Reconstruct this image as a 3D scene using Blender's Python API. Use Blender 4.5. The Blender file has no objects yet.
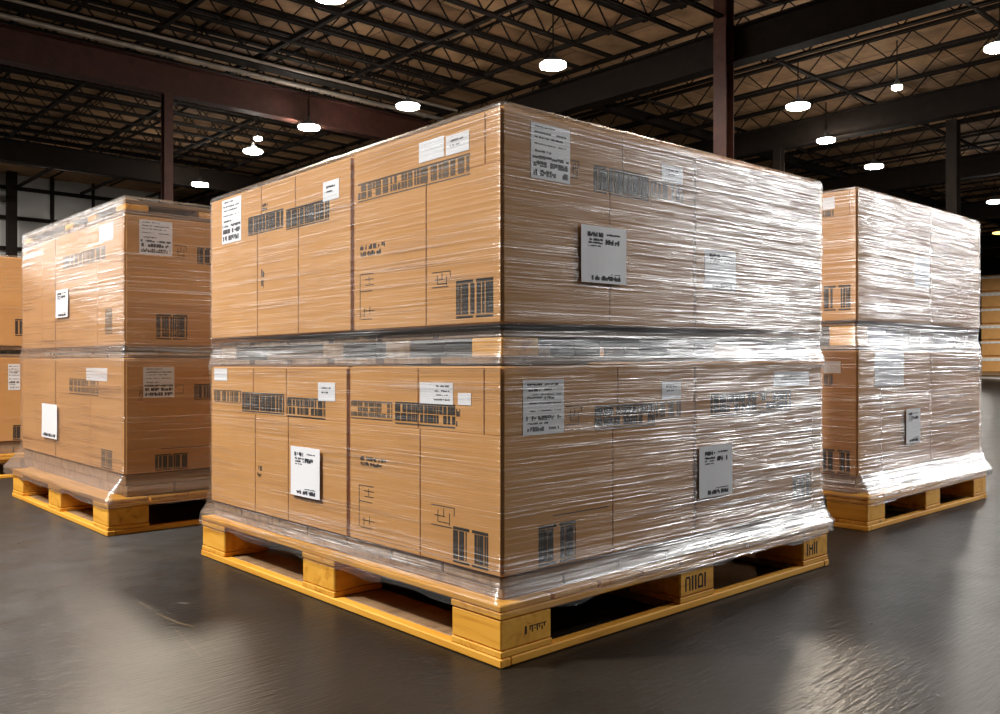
import bpy, math, random
import numpy as np
from mathutils import Vector

random.seed(7)
scene = bpy.context.scene
COL = scene.collection

# ------------------------------------------------------------------ camera
FOC, HOR = 883.69, 361.5            # focal length in pixels (1000 wide), horizon row
YAW = 0.8311                        # heading, measured from the world X axis
CAM = np.array([-1.4504, -1.5856, 0.75])
FW = np.array([math.cos(YAW), math.sin(YAW), 0.0])
RT = np.array([math.sin(YAW), -math.cos(YAW), 0.0])
UP = np.array([0.0, 0.0, 1.0])
cam_data = bpy.data.cameras.new('camera')
cam = bpy.data.objects.new('camera', cam_data)
COL.objects.link(cam)
cam.location = CAM
cam.rotation_euler = (math.pi / 2, 0, YAW - math.pi / 2)
cam_data.sensor_width = 36.0
cam_data.lens = FOC / 1000 * 36.0
cam_data.shift_y = (HOR - 357.0) / 1000.0
cam_data.clip_end = 300
scene.camera = cam


def ray(px, py):
    return FW + (px - 500) / FOC * RT + (HOR - py) / FOC * UP


# ------------------------------------------------------------------ materials
def new_mat(name):
    m = bpy.data.materials.new(name)
    m.use_nodes = True
    nt = m.node_tree
    for n in list(nt.nodes):
        nt.nodes.remove(n)
    out = nt.nodes.new('ShaderNodeOutputMaterial')
    return m, nt, out


def N(nt, kind, **kw):
    n = nt.nodes.new(kind)
    for k, v in kw.items():
        if k.startswith('_'):
            setattr(n, k[1:], v)
        else:
            n.inputs[k.replace('__', ' ')].default_value = v
    return n


def principled(nt, out, color=(.5, .5, .5), rough=.5, metal=0.0, spec=.5):
    b = nt.nodes.new('ShaderNodeBsdfPrincipled')
    b.inputs['Base Color'].default_value = (*color, 1)
    b.inputs['Roughness'].default_value = rough
    b.inputs['Metallic'].default_value = metal
    b.inputs['Specular IOR Level'].default_value = spec
    nt.links.new(b.outputs[0], out.inputs[0])
    return b


def coords(nt, scale=(1, 1, 1), rot=(0, 0, 0), kind='Object'):
    tc = nt.nodes.new('ShaderNodeTexCoord')
    mp = nt.nodes.new('ShaderNodeMapping')
    mp.inputs['Scale'].default_value = scale
    mp.inputs['Rotation'].default_value = rot
    nt.links.new(tc.outputs[kind], mp.inputs[0])
    return mp.outputs[0]


def noise(nt, vec, scale, detail=3.0, rough=.5, dist=0.0):
    n = nt.nodes.new('ShaderNodeTexNoise')
    n.inputs['Scale'].default_value = scale
    n.inputs['Detail'].default_value = detail
    n.inputs['Roughness'].default_value = rough
    n.inputs['Distortion'].default_value = dist
    nt.links.new(vec, n.inputs['Vector'])
    return n.outputs[0]


def ramp(nt, fac, stops):
    r = nt.nodes.new('ShaderNodeValToRGB')
    els = r.color_ramp.elements
    while len(els) < len(stops):
        els.new(0.5)
    for e, (p, c) in zip(els, stops):
        e.position = p
        e.color = (*c, 1) if len(c) == 3 else c
    nt.links.new(fac, r.inputs[0])
    return r.outputs[0]


def math_node(nt, op, a, b=None, clamp=False):
    n = nt.nodes.new('ShaderNodeMath')
    n.operation = op
    n.use_clamp = clamp
    for i, v in enumerate((a, b)):
        if v is None:
            continue
        if isinstance(v, (int, float)):
            n.inputs[i].default_value = v
        else:
            nt.links.new(v, n.inputs[i])
    return n.outputs[0]


def bump(nt, height, strength, dist, bsdf_normal_in=None):
    b = nt.nodes.new('ShaderNodeBump')
    b.inputs['Strength'].default_value = strength
    b.inputs['Distance'].default_value = dist
    nt.links.new(height, b.inputs['Height'])
    if bsdf_normal_in is not None:
        nt.links.new(b.outputs[0], bsdf_normal_in)
    return b.outputs[0]


def mat_cardboard(name, c0, c1):
    m, nt, out = new_mat(name)
    b = principled(nt, out, c0, .75, 0, .25)
    v = coords(nt)
    n = noise(nt, v, 3.0, 5, .6)
    nt.links.new(ramp(nt, n, [(.3, c0), (.7, c1)]), b.inputs['Base Color'])
    # the corrugation shows faintly as fine ribs
    w = nt.nodes.new('ShaderNodeTexWave')
    w.wave_type = 'BANDS'
    w.bands_direction = 'Z'
    w.inputs['Scale'].default_value = 45
    w.inputs['Distortion'].default_value = 1.5
    nt.links.new(v, w.inputs[0])
    bump(nt, w.outputs['Fac'], .12, .001, b.inputs['Normal'])
    return m


def mat_wood(name, axis, c0, c1, c2, rough=.6):
    """grain runs along the given axis; stretched noise for the grain, dark knots"""
    m, nt, out = new_mat(name)
    b = principled(nt, out, c0, rough, 0, .35)
    sc = [26, 26, 26]
    sc[axis] = 1.6
    oi = nt.nodes.new('ShaderNodeObjectInfo')
    tc = nt.nodes.new('ShaderNodeTexCoord')
    add = nt.nodes.new('ShaderNodeVectorMath')
    add.operation = 'ADD'
    nt.links.new(tc.outputs['Object'], add.inputs[0])
    nt.links.new(oi.outputs['Location'], add.inputs[1])
    mp = nt.nodes.new('ShaderNodeMapping')
    mp.inputs['Scale'].default_value = sc
    nt.links.new(add.outputs[0], mp.inputs[0])
    g = noise(nt, mp.outputs[0], 1.0, 6, .65, .6)
    col = ramp(nt, g, [(.30, c2), (.46, c0), (.70, c1)])
    # small knots and scuffs
    kn = nt.nodes.new('ShaderNodeTexVoronoi')
    kn.inputs['Scale'].default_value = 7
    nt.links.new(add.outputs[0], kn.inputs[0])
    kf = ramp(nt, kn.outputs['Distance'], [(.03, (.25, .25, .25)), (.08, (1, 1, 1))])
    mx = nt.nodes.new('ShaderNodeMix')
    mx.data_type = 'RGBA'
    mx.blend_type = 'MULTIPLY'
    mx.inputs['Factor'].default_value = .7
    nt.links.new(col, mx.inputs['A'])
    nt.links.new(kf, mx.inputs['B'])
    nt.links.new(mx.outputs['Result'], b.inputs['Base Color'])
    bump(nt, g, .25, .002, b.inputs['Normal'])
    return m


def mat_plain(name, c, rough=.6, metal=0.0, spec=.4, var=.25, scale=6):
    m, nt, out = new_mat(name)
    b = principled(nt, out, c, rough, metal, spec)
    n = noise(nt, coords(nt), scale, 4, .6)
    lo = tuple(x * (1 - var) for x in c)
    hi = tuple(min(1, x * (1 + var)) for x in c)
    nt.links.new(ramp(nt, n, [(.3, lo), (.7, hi)]), b.inputs['Base Color'])
    return m


def mat_film(name, haze=.006, gloss=.04, streak=.78, rough=.27):
    """clear stretch film: mostly see-through, shiny, with fine horizontal tension wrinkles (UV = metres along the wrap, metres up)"""
    m, nt, out = new_mat(name)
    uv = nt.nodes.new('ShaderNodeUVMap')

    def mapped(sx, sz, rz=0.0):
        mp = nt.nodes.new('ShaderNodeMapping')
        mp.inputs['Scale'].default_value = (sx, sz, 1)
        mp.inputs['Rotation'].default_value = (0, 0, rz)
        nt.links.new(uv.outputs[0], mp.inputs[0])
        return mp.outputs[0]
    a = noise(nt, mapped(1.0, 170, .004), 1, 2.5, .5, .1)
    c = noise(nt, mapped(2.4, 400, -.006), 1, 2, .5, .1)
    broad = noise(nt, mapped(1.4, 9, .05), 1, 3, .6, .5)
    h = math_node(nt, 'ADD', math_node(nt, 'MULTIPLY', a, 1.0), math_node(nt, 'MULTIPLY', c, .45))
    nrm = bump(nt, h, 1.0, .0031)
    # pulled-together strands are thicker and less clear
    st = ramp(nt, a, [(.50, (0, 0, 0)), (.66, (1, 1, 1))])
    br = ramp(nt, broad, [(.40, (.15, .15, .15)), (.62, (1, 1, 1))])
    dense = math_node(nt, 'MULTIPLY', st, br)
    lw = nt.nodes.new('ShaderNodeLayerWeight')
    lw.inputs['Blend'].default_value = .35
    fr = math_node(nt, 'MULTIPLY', lw.outputs['Facing'], .12)
    la = nt.nodes.new('ShaderNodeAttribute')
    la.attribute_name = 'layers'
    lay = la.outputs['Fac']
    gloss_l = math_node(nt, 'ADD', math_node(nt, 'MULTIPLY', lay, .11), gloss)
    f_gloss = math_node(nt, 'ADD', math_node(nt, 'ADD', fr, gloss_l), math_node(nt, 'MULTIPLY', math_node(nt, 'MULTIPLY', dense, streak), math_node(nt, 'ADD', math_node(nt, 'MULTIPLY', lay, .55), .45, True)), True)
    f_haze = math_node(nt, 'ADD', math_node(nt, 'MULTIPLY', dense, haze * 4.0), math_node(nt, 'ADD', math_node(nt, 'MULTIPLY', lay, .045), haze), True)
    tr = nt.nodes.new('ShaderNodeBsdfTransparent')
    tr.inputs[0].default_value = (.97, .97, .97, 1)
    gl = nt.nodes.new('ShaderNodeBsdfGlossy')
    gl.inputs['Color'].default_value = (.95, .95, .95, 1)
    gl.inputs['Roughness'].default_value = rough
    nt.links.new(nrm, gl.inputs['Normal'])
    df = nt.nodes.new('ShaderNodeBsdfDiffuse')
    df.inputs[0].default_value = (.8, .8, .8, 1)
    nt.links.new(nrm, df.inputs['Normal'])
    m1 = nt.nodes.new('ShaderNodeMixShader')
    nt.links.new(f_haze, m1.inputs[0])
    nt.links.new(tr.outputs[0], m1.inputs[1])
    nt.links.new(df.outputs[0], m1.inputs[2])
    m2 = nt.nodes.new('ShaderNodeMixShader')
    nt.links.new(f_gloss, m2.inputs[0])
    nt.links.new(m1.outputs[0], m2.inputs[1])
    nt.links.new(gl.outputs[0], m2.inputs[2])
    nt.links.new(m2.outputs[0], out.inputs[0])
    return m


def ground(px, py):
    d = ray(px, py)
    return CAM + d * (0 - CAM[2]) / d[2]


SCRATCHES = []
for (ax_, ay_, bx_, by_, w_, c_) in ((139, 602, 152, 609, .006, (.30, .22, .13)), (156, 613, 176, 622, .006, (.28, .20, .10)), (176, 622, 194, 627, .007, (.30, .19, .07)), (174, 628, 201, 656, .005, (.17, .12, .07)),
                                     (160, 655, 215, 642, .006, (.20, .16, .11)), (65, 658, 71, 642, .007, (.004, .003, .003)), (78, 655, 80, 643, .006, (.004, .003, .003)), (180, 603, 186, 603, .008, (.35, .32, .28)),
                                     (186, 628, 216, 650, .004, (.10, .075, .05))):
    g0, g1 = ground(ax_, ay_), ground(bx_, by_)
    SCRATCHES.append((float(g0[0]), float(g0[1]), float(g1[0]), float(g1[1]), w_, c_))


def mat_floor():
    m, nt, out = new_mat('polished_concrete')
    b = principled(nt, out, (.07, .06, .05), .25, 0, .5)
    v = coords(nt)
    n = noise(nt, v, .8, 7, .62, .3)
    n2 = noise(nt, v, 6.0, 6, .7)
    mixv = math_node(nt, 'ADD', math_node(nt, 'MULTIPLY', n, .85), math_node(nt, 'MULTIPLY', n2, .15))
    col = ramp(nt, mixv, [(.32, (.008, .0062, .0042)), (.50, (.019, .0155, .0112)), (.68, (.037, .031, .024))])
    # forklift scratches: thin pale or dark lines where something was dragged
    tcs = nt.nodes.new('ShaderNodeTexCoord')
    base_col = col
    for (x0, y0, x1, y1, w, c) in SCRATCHES:
        def vm(op, a, bb, val=False):
            q = nt.nodes.new('ShaderNodeVectorMath')
            q.operation = op
            for k, u in enumerate((a, bb)):
                if u is None:
                    continue
                if isinstance(u, tuple):
                    q.inputs[k].default_value = u
                else:
                    nt.links.new(u, q.inputs[k])
            return q.outputs['Value' if val else 'Vector']
        dx, dy = x1 - x0, y1 - y0
        L2 = dx * dx + dy * dy
        rel = vm('SUBTRACT', tcs.outputs['Object'], (x0, y0, 0.0))
        t_ = math_node(nt, 'DIVIDE', vm('DOT_PRODUCT', rel, (dx, dy, 0.0), True), L2, True)
        cb = nt.nodes.new('ShaderNodeCombineXYZ')
        nt.links.new(math_node(nt, 'MULTIPLY', t_, dx), cb.inputs[0])
        nt.links.new(math_node(nt, 'MULTIPLY', t_, dy), cb.inputs[1])
        ds = vm('LENGTH', vm('SUBTRACT', rel, cb.outputs[0]), None, True)
        f = math_node(nt, 'SUBTRACT', 1.0, math_node(nt, 'DIVIDE', ds, w, True))
        f = math_node(nt, 'MULTIPLY', f, math_node(nt, 'MULTIPLY', n2, .8), True)
        mx = nt.nodes.new('ShaderNodeMix')
        mx.data_type = 'RGBA'
        nt.links.new(f, mx.inputs['Factor'])
        nt.links.new(base_col, mx.inputs['A'])
        mx.inputs['B'].default_value = (*c, 1)
        base_col = mx.outputs['Result']
    nt.links.new(base_col, b.inputs['Base Color'])
    r = ramp(nt, n2, [(.3, (.27, .27, .27)), (.7, (.34, .34, .34))])
    nt.links.new(r, b.inputs['Roughness'])
    # the power trowel has brushed the surface one way, so highlights draw out
    b.inputs['Anisotropic'].default_value = .95
    tg = nt.nodes.new('ShaderNodeCombineXYZ')
    tg.inputs[0].default_value, tg.inputs[1].default_value = float(FW[0]), float(FW[1])
    nt.links.new(tg.outputs[0], b.inputs['Tangent'])
    # trowel marks: fine low waves running across the aisle
    t = noise(nt, coords(nt, (6.0, 50, 1), (0, 0, YAW - math.pi / 2)), 1.8, 3, .55, .2)
    bump(nt, t, 1.0, .0020, b.inputs['Normal'])
    return m


def mat_deck():
    m, nt, out = new_mat('roof_deck')
    b = principled(nt, out, (.3, .2, .12), .8, 0, .2)
    v = coords(nt)
    br = nt.nodes.new('ShaderNodeTexBrick')
    br.inputs['Color1'].default_value = (.43, .26, .135, 1)
    br.inputs['Color2'].default_value = (.30, .175, .09, 1)
    br.inputs['Mortar'].default_value = (.06, .04, .03, 1)
    br.inputs['Scale'].default_value = 1.0
    br.inputs['Mortar Size'].default_value = .012
    br.inputs['Brick Width'].default_value = 2.4
    br.inputs['Row Height'].default_value = 1.2
    nt.links.new(v, br.inputs[0])
    n = noise(nt, v, 1.5, 6, .65)
    k = ramp(nt, n, [(.3, (.5, .48, .45)), (.7, (1.15, 1.1, 1.05))])
    mx = nt.nodes.new('ShaderNodeMix')
    mx.data_type = 'RGBA'
    mx.blend_type = 'MULTIPLY'
    mx.inputs['Factor'].default_value = 1
    nt.links.new(br.outputs[0], mx.inputs['A'])
    nt.links.new(k, mx.inputs['B'])
    nt.links.new(mx.outputs['Result'], b.inputs['Base Color'])
    return m


def mat_emit(name, c, s):
    m, nt, out = new_mat(name)
    e = nt.nodes.new('ShaderNodeEmission')
    e.inputs[0].default_value = (*c, 1)
    e.inputs[1].default_value = s
    nt.links.new(e.outputs[0], out.inputs[0])
    return m


M = dict(
    card=mat_cardboard('kraft_cardboard', (.585, .285, .088), (.655, .335, .112)),
    card_in=mat_cardboard('kraft_cardboard_edge', (.20, .11, .05), (.24, .13, .06)),
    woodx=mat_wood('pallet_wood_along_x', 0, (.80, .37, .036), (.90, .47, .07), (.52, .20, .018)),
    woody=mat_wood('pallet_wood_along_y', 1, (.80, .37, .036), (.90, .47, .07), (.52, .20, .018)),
    woodd=mat_wood('weathered_and_shaded_wood', 0, (.25, .15, .075), (.36, .23, .12), (.13, .075, .035)),
    ink=mat_plain('black_print_ink', (.035, .026, .02), .7, 0, .2),
    inkf=mat_plain('faded_print_ink', (.13, .085, .05), .75, 0, .2),
    paper=mat_plain('white_label_paper', (.88, .88, .90), .45, 0, .7, .03),
    pink=mat_plain('label_print_ink', (.05, .05, .06), .6, 0, .2),
    film=mat_film('stretch_film'),
    floor=mat_floor(),
    deck=mat_deck(),
    steel=mat_plain('dark_roof_steel', (.012, .0078, .0055), .8, .0, .12),
    red=mat_plain('red_oxide_steel', (.062, .021, .014), .6, 0, .25),
    pipe=mat_plain('galvanised_pipe', (.30, .25, .20), .5, .3, .4),
    wall=mat_plain('grey_wall_panel', (.38, .36, .33), .7, 0, .3, .12, .8),
    wdark=mat_plain('dark_wall_panel', (.045, .04, .037), .7, 0, .3),
    lamp=mat_emit('lamp_diffuser', (1.0, .95, .87), 320.0),
    lampw=mat_emit('warm_lamp_diffuser', (1.0, .62, .20), 3.0),
    house=mat_plain('lamp_housing', (.10, .095, .09), .5, .5, .5),
    wfilm=mat_plain('white_wrap', (.75, .70, .62), .35, 0, .5),
)


# ------------------------------------------------------------------ mesh helpers
class MB:
    """collects shapes in world coordinates and links them as ONE mesh object"""

    def __init__(self):
        self.v, self.f = [], []

    def add(self, vs, fs):
        b = len(self.v)
        self.v += [tuple(p) for p in vs]
        self.f += [tuple(b + i for i in f) for f in fs]
        return self

    def box(self, lo, hi, ch=0.0):
        lo = [min(a, b) for a, b in zip(lo, hi)], [max(a, b) for a, b in zip(lo, hi)]
        lo, hi = lo
        if ch <= 0:
            vs = [(x, y, z) for x in (lo[0], hi[0]) for y in (lo[1], hi[1]) for z in (lo[2], hi[2])]
            return self.add(vs, [(0, 1, 3, 2), (4, 6, 7, 5), (0, 4, 5, 1), (2, 3, 7, 6), (0, 2, 6, 4), (1, 5, 7, 3)])
        ch = min(ch, .45 * min(h - l for l, h in zip(lo, hi)))
        idx, vs = {}, []
        for sx in (0, 1):
            for sy in (0, 1):
                for sz in (0, 1):
                    s = (sx, sy, sz)
                    for ax in range(3):      # vertex lying on the face of axis ax
                        p = []
                        for k in range(3):
                            e = lo[k] if s[k] == 0 else hi[k]
                            if k != ax:
                                e += ch if s[k] == 0 else -ch
                            p.append(e)
                        idx[s, ax] = len(vs)
                        vs.append(p)
        fs = []
        for ax in range(3):
            a, b = [k for k in range(3) if k != ax]
            for sv in (0, 1):
                q = []
                for (i, j) in ((0, 0), (1, 0), (1, 1), (0, 1)):
                    s = [0, 0, 0]
                    s[ax], s[a], s[b] = sv, i, j
                    q.append(idx[tuple(s), ax])
                flip = (sv == 0) != (ax == 1)
                fs.append(tuple(reversed(q)) if flip else tuple(q))
        for ax in range(3):                  # edges running along ax
            a, b = [k for k in range(3) if k != ax]
            for i in (0, 1):
                for j in (0, 1):
                    s0, s1 = [0, 0, 0], [0, 0, 0]
                    s0[a] = s1[a] = i
                    s0[b] = s1[b] = j
                    s1[ax] = 1
                    fs.append((idx[tuple(s0), a], idx[tuple(s1), a], idx[tuple(s1), b], idx[tuple(s0), b]))
        for sx in (0, 1):
            for sy in (0, 1):
                for sz in (0, 1):
                    s = (sx, sy, sz)
                    fs.append((idx[s, 0], idx[s, 1], idx[s, 2]))
        return self.add(vs, fs)

    def bar(self, p, q, w, h=None):
        """square bar from p to q"""
        h = h or w
        p, q = Vector(p), Vector(q)
        d = (q - p).normalized()
        ref = Vector((0, 0, 1)) if abs(d.z) < .95 else Vector((1, 0, 0))
        s = d.cross(ref).normalized() * w / 2
        t = s.cross(d).normalized() * h / 2
        vs = [p - s - t, p + s - t, p + s + t, p - s + t, q - s - t, q + s - t, q + s + t, q - s + t]
        return self.add(vs, [(0, 3, 2, 1), (4, 5, 6, 7), (0, 1, 5, 4), (1, 2, 6, 5), (2, 3, 7, 6), (3, 0, 4, 7)])

    def lathe(self, c, prof, n=28):
        """prof: (radius, z) pairs, turned about the vertical through c"""
        vs = []
        for r, z in prof:
            for i in range(n):
                a = 2 * math.pi * i / n
                vs.append((c[0] + r * math.cos(a), c[1] + r * math.sin(a), c[2] + z))
        fs = []
        for k in range(len(prof) - 1):
            for i in range(n):
                j = (i + 1) % n
                fs.append((k * n + i, k * n + j, (k + 1) * n + j, (k + 1) * n + i))
        fs.append(tuple(range(n - 1, -1, -1)))
        fs.append(tuple((len(prof) - 1) * n + i for i in range(n)))
        return self.add(vs, fs)

    def build(self, name, mat, parent=None, warp=None, smooth=False, fix=True):
        off = Vector((0, 0, 0))
        if parent is not None:
            p = parent
            while p is not None:
                off = off + Vector(p.location)
                p = p.parent
        vs = [warp(*p) for p in self.v] if warp else self.v
        me = bpy.data.meshes.new(name)
        me.from_pydata([(x - off.x, y - off.y, z - off.z) for x, y, z in vs], [], self.f)
        if fix:
            import bmesh
            bm = bmesh.new()
            bm.from_mesh(me)
            bmesh.ops.recalc_face_normals(bm, faces=bm.faces)
            bm.to_mesh(me)
            bm.free()
        me.materials.append(mat)
        if smooth:
            me.polygons.foreach_set('use_smooth', [True] * len(me.polygons))
        me.update()
        o = bpy.data.objects.new(name, me)
        COL.objects.link(o)
        if parent is not None:
            o.parent = parent
        return o


def thing(name, loc, label, cat, group=None):
    o = bpy.data.objects.new(name, None)
    COL.objects.link(o)
    o.location = loc
    o.empty_display_size = .1
    o['label'], o['category'] = label, cat
    if group:
        o['group'] = group
    return o


def struct(o, label=None):
    o['kind'] = 'structure'
    if label:
        o['label'] = label
    return o


# ------------------------------------------------------------------ faces of a stack, and what is printed or stuck on them
class Face:
    """a vertical carton face: axis 'X' is the plane x=c facing -X (runs along Y), axis 'Y' is the plane y=c facing -Y (runs along X)"""

    def __init__(self, axis, c, warp=None):
        self.axis, self.c, self.warp = axis, c, warp

    def hit(self, px, py):
        d = ray(px, py)
        k = 0 if self.axis == 'X' else 1
        p = CAM + d * (self.c - CAM[k]) / d[k]
        s, z = (p[1] if k == 0 else p[0]), p[2]
        if self.warp:
            x, y = (self.c, s) if k == 0 else (s, self.c)
            z0 = z
            for _ in range(3):
                z = z0 - (self.warp(x, y, z)[2] - z)
        return s, z

    def rect(self, xl, ytl, ybl, xr, ytr, ybr):
        a, b, c, d = self.hit(xl, ytl), self.hit(xl, ybl), self.hit(xr, ytr), self.hit(xr, ybr)
        return ((a[0] + b[0]) / 2, (a[1] + c[1]) / 2, (c[0] + d[0]) / 2, (b[1] + d[1]) / 2)

    def pt(self, s, z, d):
        return (self.c - d, s, z) if self.axis == 'X' else (s, self.c - d, z)

    def slab(self, mb, s0, z0, s1, z1, d0, d1, ch=0.0):
        return mb.box(self.pt(s0, z0, d0), self.pt(s1, z1, d1), ch)


PD = .0026      # the cartons' wall panels stand this far off the inner body


def bars_mb(face, r, seed, n=40, fill=.6, rows=1, frame=True, d=None, skip=()):
    """a printed bar pattern filling rect r = (sl, zt, sr, zb)"""
    d = PD if d is None else d
    rng = random.Random(seed)
    mb = MB()
    sl, zt, sr, zb = r
    S = lambda u: sl + (sr - sl) * u
    Z = lambda v: zt + (zb - zt) * v
    D0, D1 = d - .0004, d + .0007
    u = 0.0
    while u < 1:
        w = rng.choice((.5, .8, 1.2, 2.0, 2.6)) / n
        g = w * (1 - fill) / fill * rng.uniform(.5, 1.4)
        u1 = min(1, u + w)
        if not any(a < (u + u1) / 2 < b for a, b in skip):
            for k in range(rows):
                v0 = .10 + .80 * k / rows
                v1 = .10 + .80 * (k + 1) / rows - (.05 if rows > 1 else 0)
                if rows == 1 or rng.random() < .9:
                    face.slab(mb, S(u), Z(v0), S(u1), Z(v1), D0, D1)
        u = u1 + g
    if frame:
        segs, a = [], 0.0
        for b0, b1 in sorted(skip):
            segs.append((a, b0))
            a = b1
        segs.append((a, 1.0))
        for a, b in segs:
            face.slab(mb, S(a), Z(0), S(b), Z(.08), D0, D1)
            face.slab(mb, S(a), Z(.94), S(b), Z(1), D0, D1)
    return mb


def text_mb(face, r, lines, seed, d):
    """rows of small dark strokes, as unreadable print; lines: (v0, v1, u0, u1, weight)"""
    rng = random.Random(seed)
    mb = MB()
    sl, zt, sr, zb = r
    S = lambda u: sl + (sr - sl) * u
    Z = lambda v: zt + (zb - zt) * v
    for v0, v1, u0, u1, wt in lines:
        u = u0
        h = abs(zb - zt) * (v1 - v0)
        step = max(.35 * h, .0035) / abs(sr - sl)
        while u < u1:
            w = step * rng.uniform(.4, 1.3) * wt
            if rng.random() < .86:
                face.slab(mb, S(u), Z(v0 + (rng.random() < .3) * .3 * (v1 - v0)), S(min(u + w, u1)), Z(v1 - (rng.random() < .2) * .3 * (v1 - v0)), d, d + .0006)
            u += w + step * rng.uniform(.15, .5)
    return mb


def rule_mb(face, r, segs, d, w=.0022):
    """line drawing inside rect r; segs: (u0, v0, u1, v1), axis-aligned"""
    mb = MB()
    sl, zt, sr, zb = r
    S = lambda u: sl + (sr - sl) * u
    Z = lambda v: zt + (zb - zt) * v
    for u0, v0, u1, v1 in segs:
        s0, s1, z0, z1 = S(u0), S(u1), Z(v0), Z(v1)
        if abs(s0 - s1) < w:
            s0, s1 = (s0 + s1) / 2 - w / 2, (s0 + s1) / 2 + w / 2
        if abs(z0 - z1) < w:
            z0, z1 = (z0 + z1) / 2 - w / 2, (z0 + z1) / 2 + w / 2
        face.slab(mb, s0, z0, s1, z1, d - .0004, d + .0007)
    return mb


FORM = [(.07, .11, .10, .45, 1.5), (.07, .11, .52, .85, .8), (.17, .21, .10, .40, 1), (.17, .20, .50, .70, .7), (.26, .28, .08, .92, 3), (.31, .34, .10, .45, 1),
        (.31, .36, .50, .75, 1), (.42, .44, .08, .92, 3), (.56, .58, .08, .92, 3), (.66, .74, .08, .92, 1.6), (.78, .81, .10, .60, 1), (.86, .94, .10, .50, 1), (.87, .92, .62, .88, 1)]
DOC = [(.11, .19, .14, .48, .9), (.12, .15, .55, .85, .6), (.22, .26, .16, .46, 1.2), (.22, .31, .50, .84, .9), (.28, .31, .16, .46, 1.2), (.34, .36, .16, .42, .7), (.83, .845, .50, .86, 4), (.87, .95, .22, .86, 1.1)]
DARKF = [(.05, .08, .1, .6, 1), (.15, .18, .08, .9, 3), (.24, .27, .1, .8, 1), (.36, .38, .08, .9, 3), (.48, .52, .1, .5, 1), (.58, .64, .04, .96, 3), (.68, .78, .06, .94, 1.8), (.83, .94, .06, .94, 1.2)]
TAG = [(.25, .35, .2, .75, .8), (.5, .58, .2, .6, .7)]


def paper(parent, face, r, lines, seed, d, warp, curl=0.0, name='shipping_label', ptag=True):
    sl, zt, sr, zb = r
    nu, nv = (8, 10) if curl else (1, 1)

    def bow(u, v):
        return curl * (.5 - .5 * math.cos(2 * math.pi * (u * .9 + .1))) * .5 + curl * (v ** 3) * .6 + curl * .25 * math.sin(5 * u + 3 * v + seed)
    if curl:
        vs, fs = [], []
        for k, extra in enumerate((.0009, 0.0)):
            for j in range(nv + 1):
                for i in range(nu + 1):
                    u, v = i / nu, j / nv
                    vs.append(face.pt(sl + (sr - sl) * u, zt + (zb - zt) * v, d + bow(u, v) + extra))
        n1 = (nu + 1) * (nv + 1)
        for j in range(nv):
            for i in range(nu):
                a = j * (nu + 1) + i
                q = (a, a + 1, a + nu + 2, a + nu + 1)
                fs.append(q)
                fs.append(tuple(n1 + t for t in reversed(q)))
        edge = [i for i in range(nu + 1)] + [j * (nu + 1) + nu for j in range(1, nv + 1)] + [nv * (nu + 1) + i for i in range(nu - 1, -1, -1)] + [j * (nu + 1) for j in range(nv - 1, 0, -1)]
        for a, b in zip(edge, edge[1:] + edge[:1]):
            fs.append((a, b, n1 + b, n1 + a))
        mb = MB().add(vs, fs)
    else:
        mb = face.slab(MB(), sl, zt, sr, zb, d, d + .0009)
    lab = mb.build(name, M['paper'], parent, warp)
    if ptag:
        lab['label'] = 'white paper label'
    groups, last = [], None
    for ln in sorted(lines or []):
        if last is None or ln[0] - last > .16:
            groups.append([])
        groups[-1].append(ln)
        last = ln[1]
    for gi, part in enumerate(groups):
        t = text_mb(face, r, part, seed + gi, d + .0009)
        if curl:      # the print follows the curl of the sheet
            k = 0 if face.axis == 'X' else 1
            nv_ = []
            for p in t.v:
                sp = p[1] if k == 0 else p[0]
                q = list(p)
                q[k] -= bow((sp - sl) / (sr - sl), (p[2] - zt) / (zb - zt)) + .0002
                nv_.append(tuple(q))
            t.v = nv_
        t.build('label_lettering', M['pink'], lab, warp)
    return lab


def carton(label, group, lo, hi, faces, warp, body_in=.0):
    """one carton; faces: {'X': (Face, top seams, lower seams, lid row z or None)}"""
    root = thing('cardboard_carton', ((lo[0] + hi[0]) / 2, (lo[1] + hi[1]) / 2, lo[2]), label, 'cardboard box', group)
    mb = MB().box((lo[0], lo[1], lo[2]), hi, .006)
    mb.build('box_body', M['card'], root, warp)
    for ax, (face, tops, lows, zl) in faces.items():
        s0, s1 = (lo[1], hi[1]) if ax == 'X' else (lo[0], hi[0])
        a0, a1 = s0 + (.006 if ax == 'Y' else .0025), s1 - .004
        for (zz0, zz1, seams) in ((zl + .0004, hi[2] - .003, tops), (lo[2] + .003, zl - .0004, lows)):
            cuts = [a0] + sorted(seams) + [a1]
            for q0, q1 in zip(cuts, cuts[1:]):
                g0 = .0022 if q0 != a0 else 0
                g1 = .0022 if q1 != a1 else 0
                face.slab(MB(), q0 + g0, zz0, q1 - g1, zz1, .0002, PD, .0008).build('side_flap', M['card'], root, warp)
    return root


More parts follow.
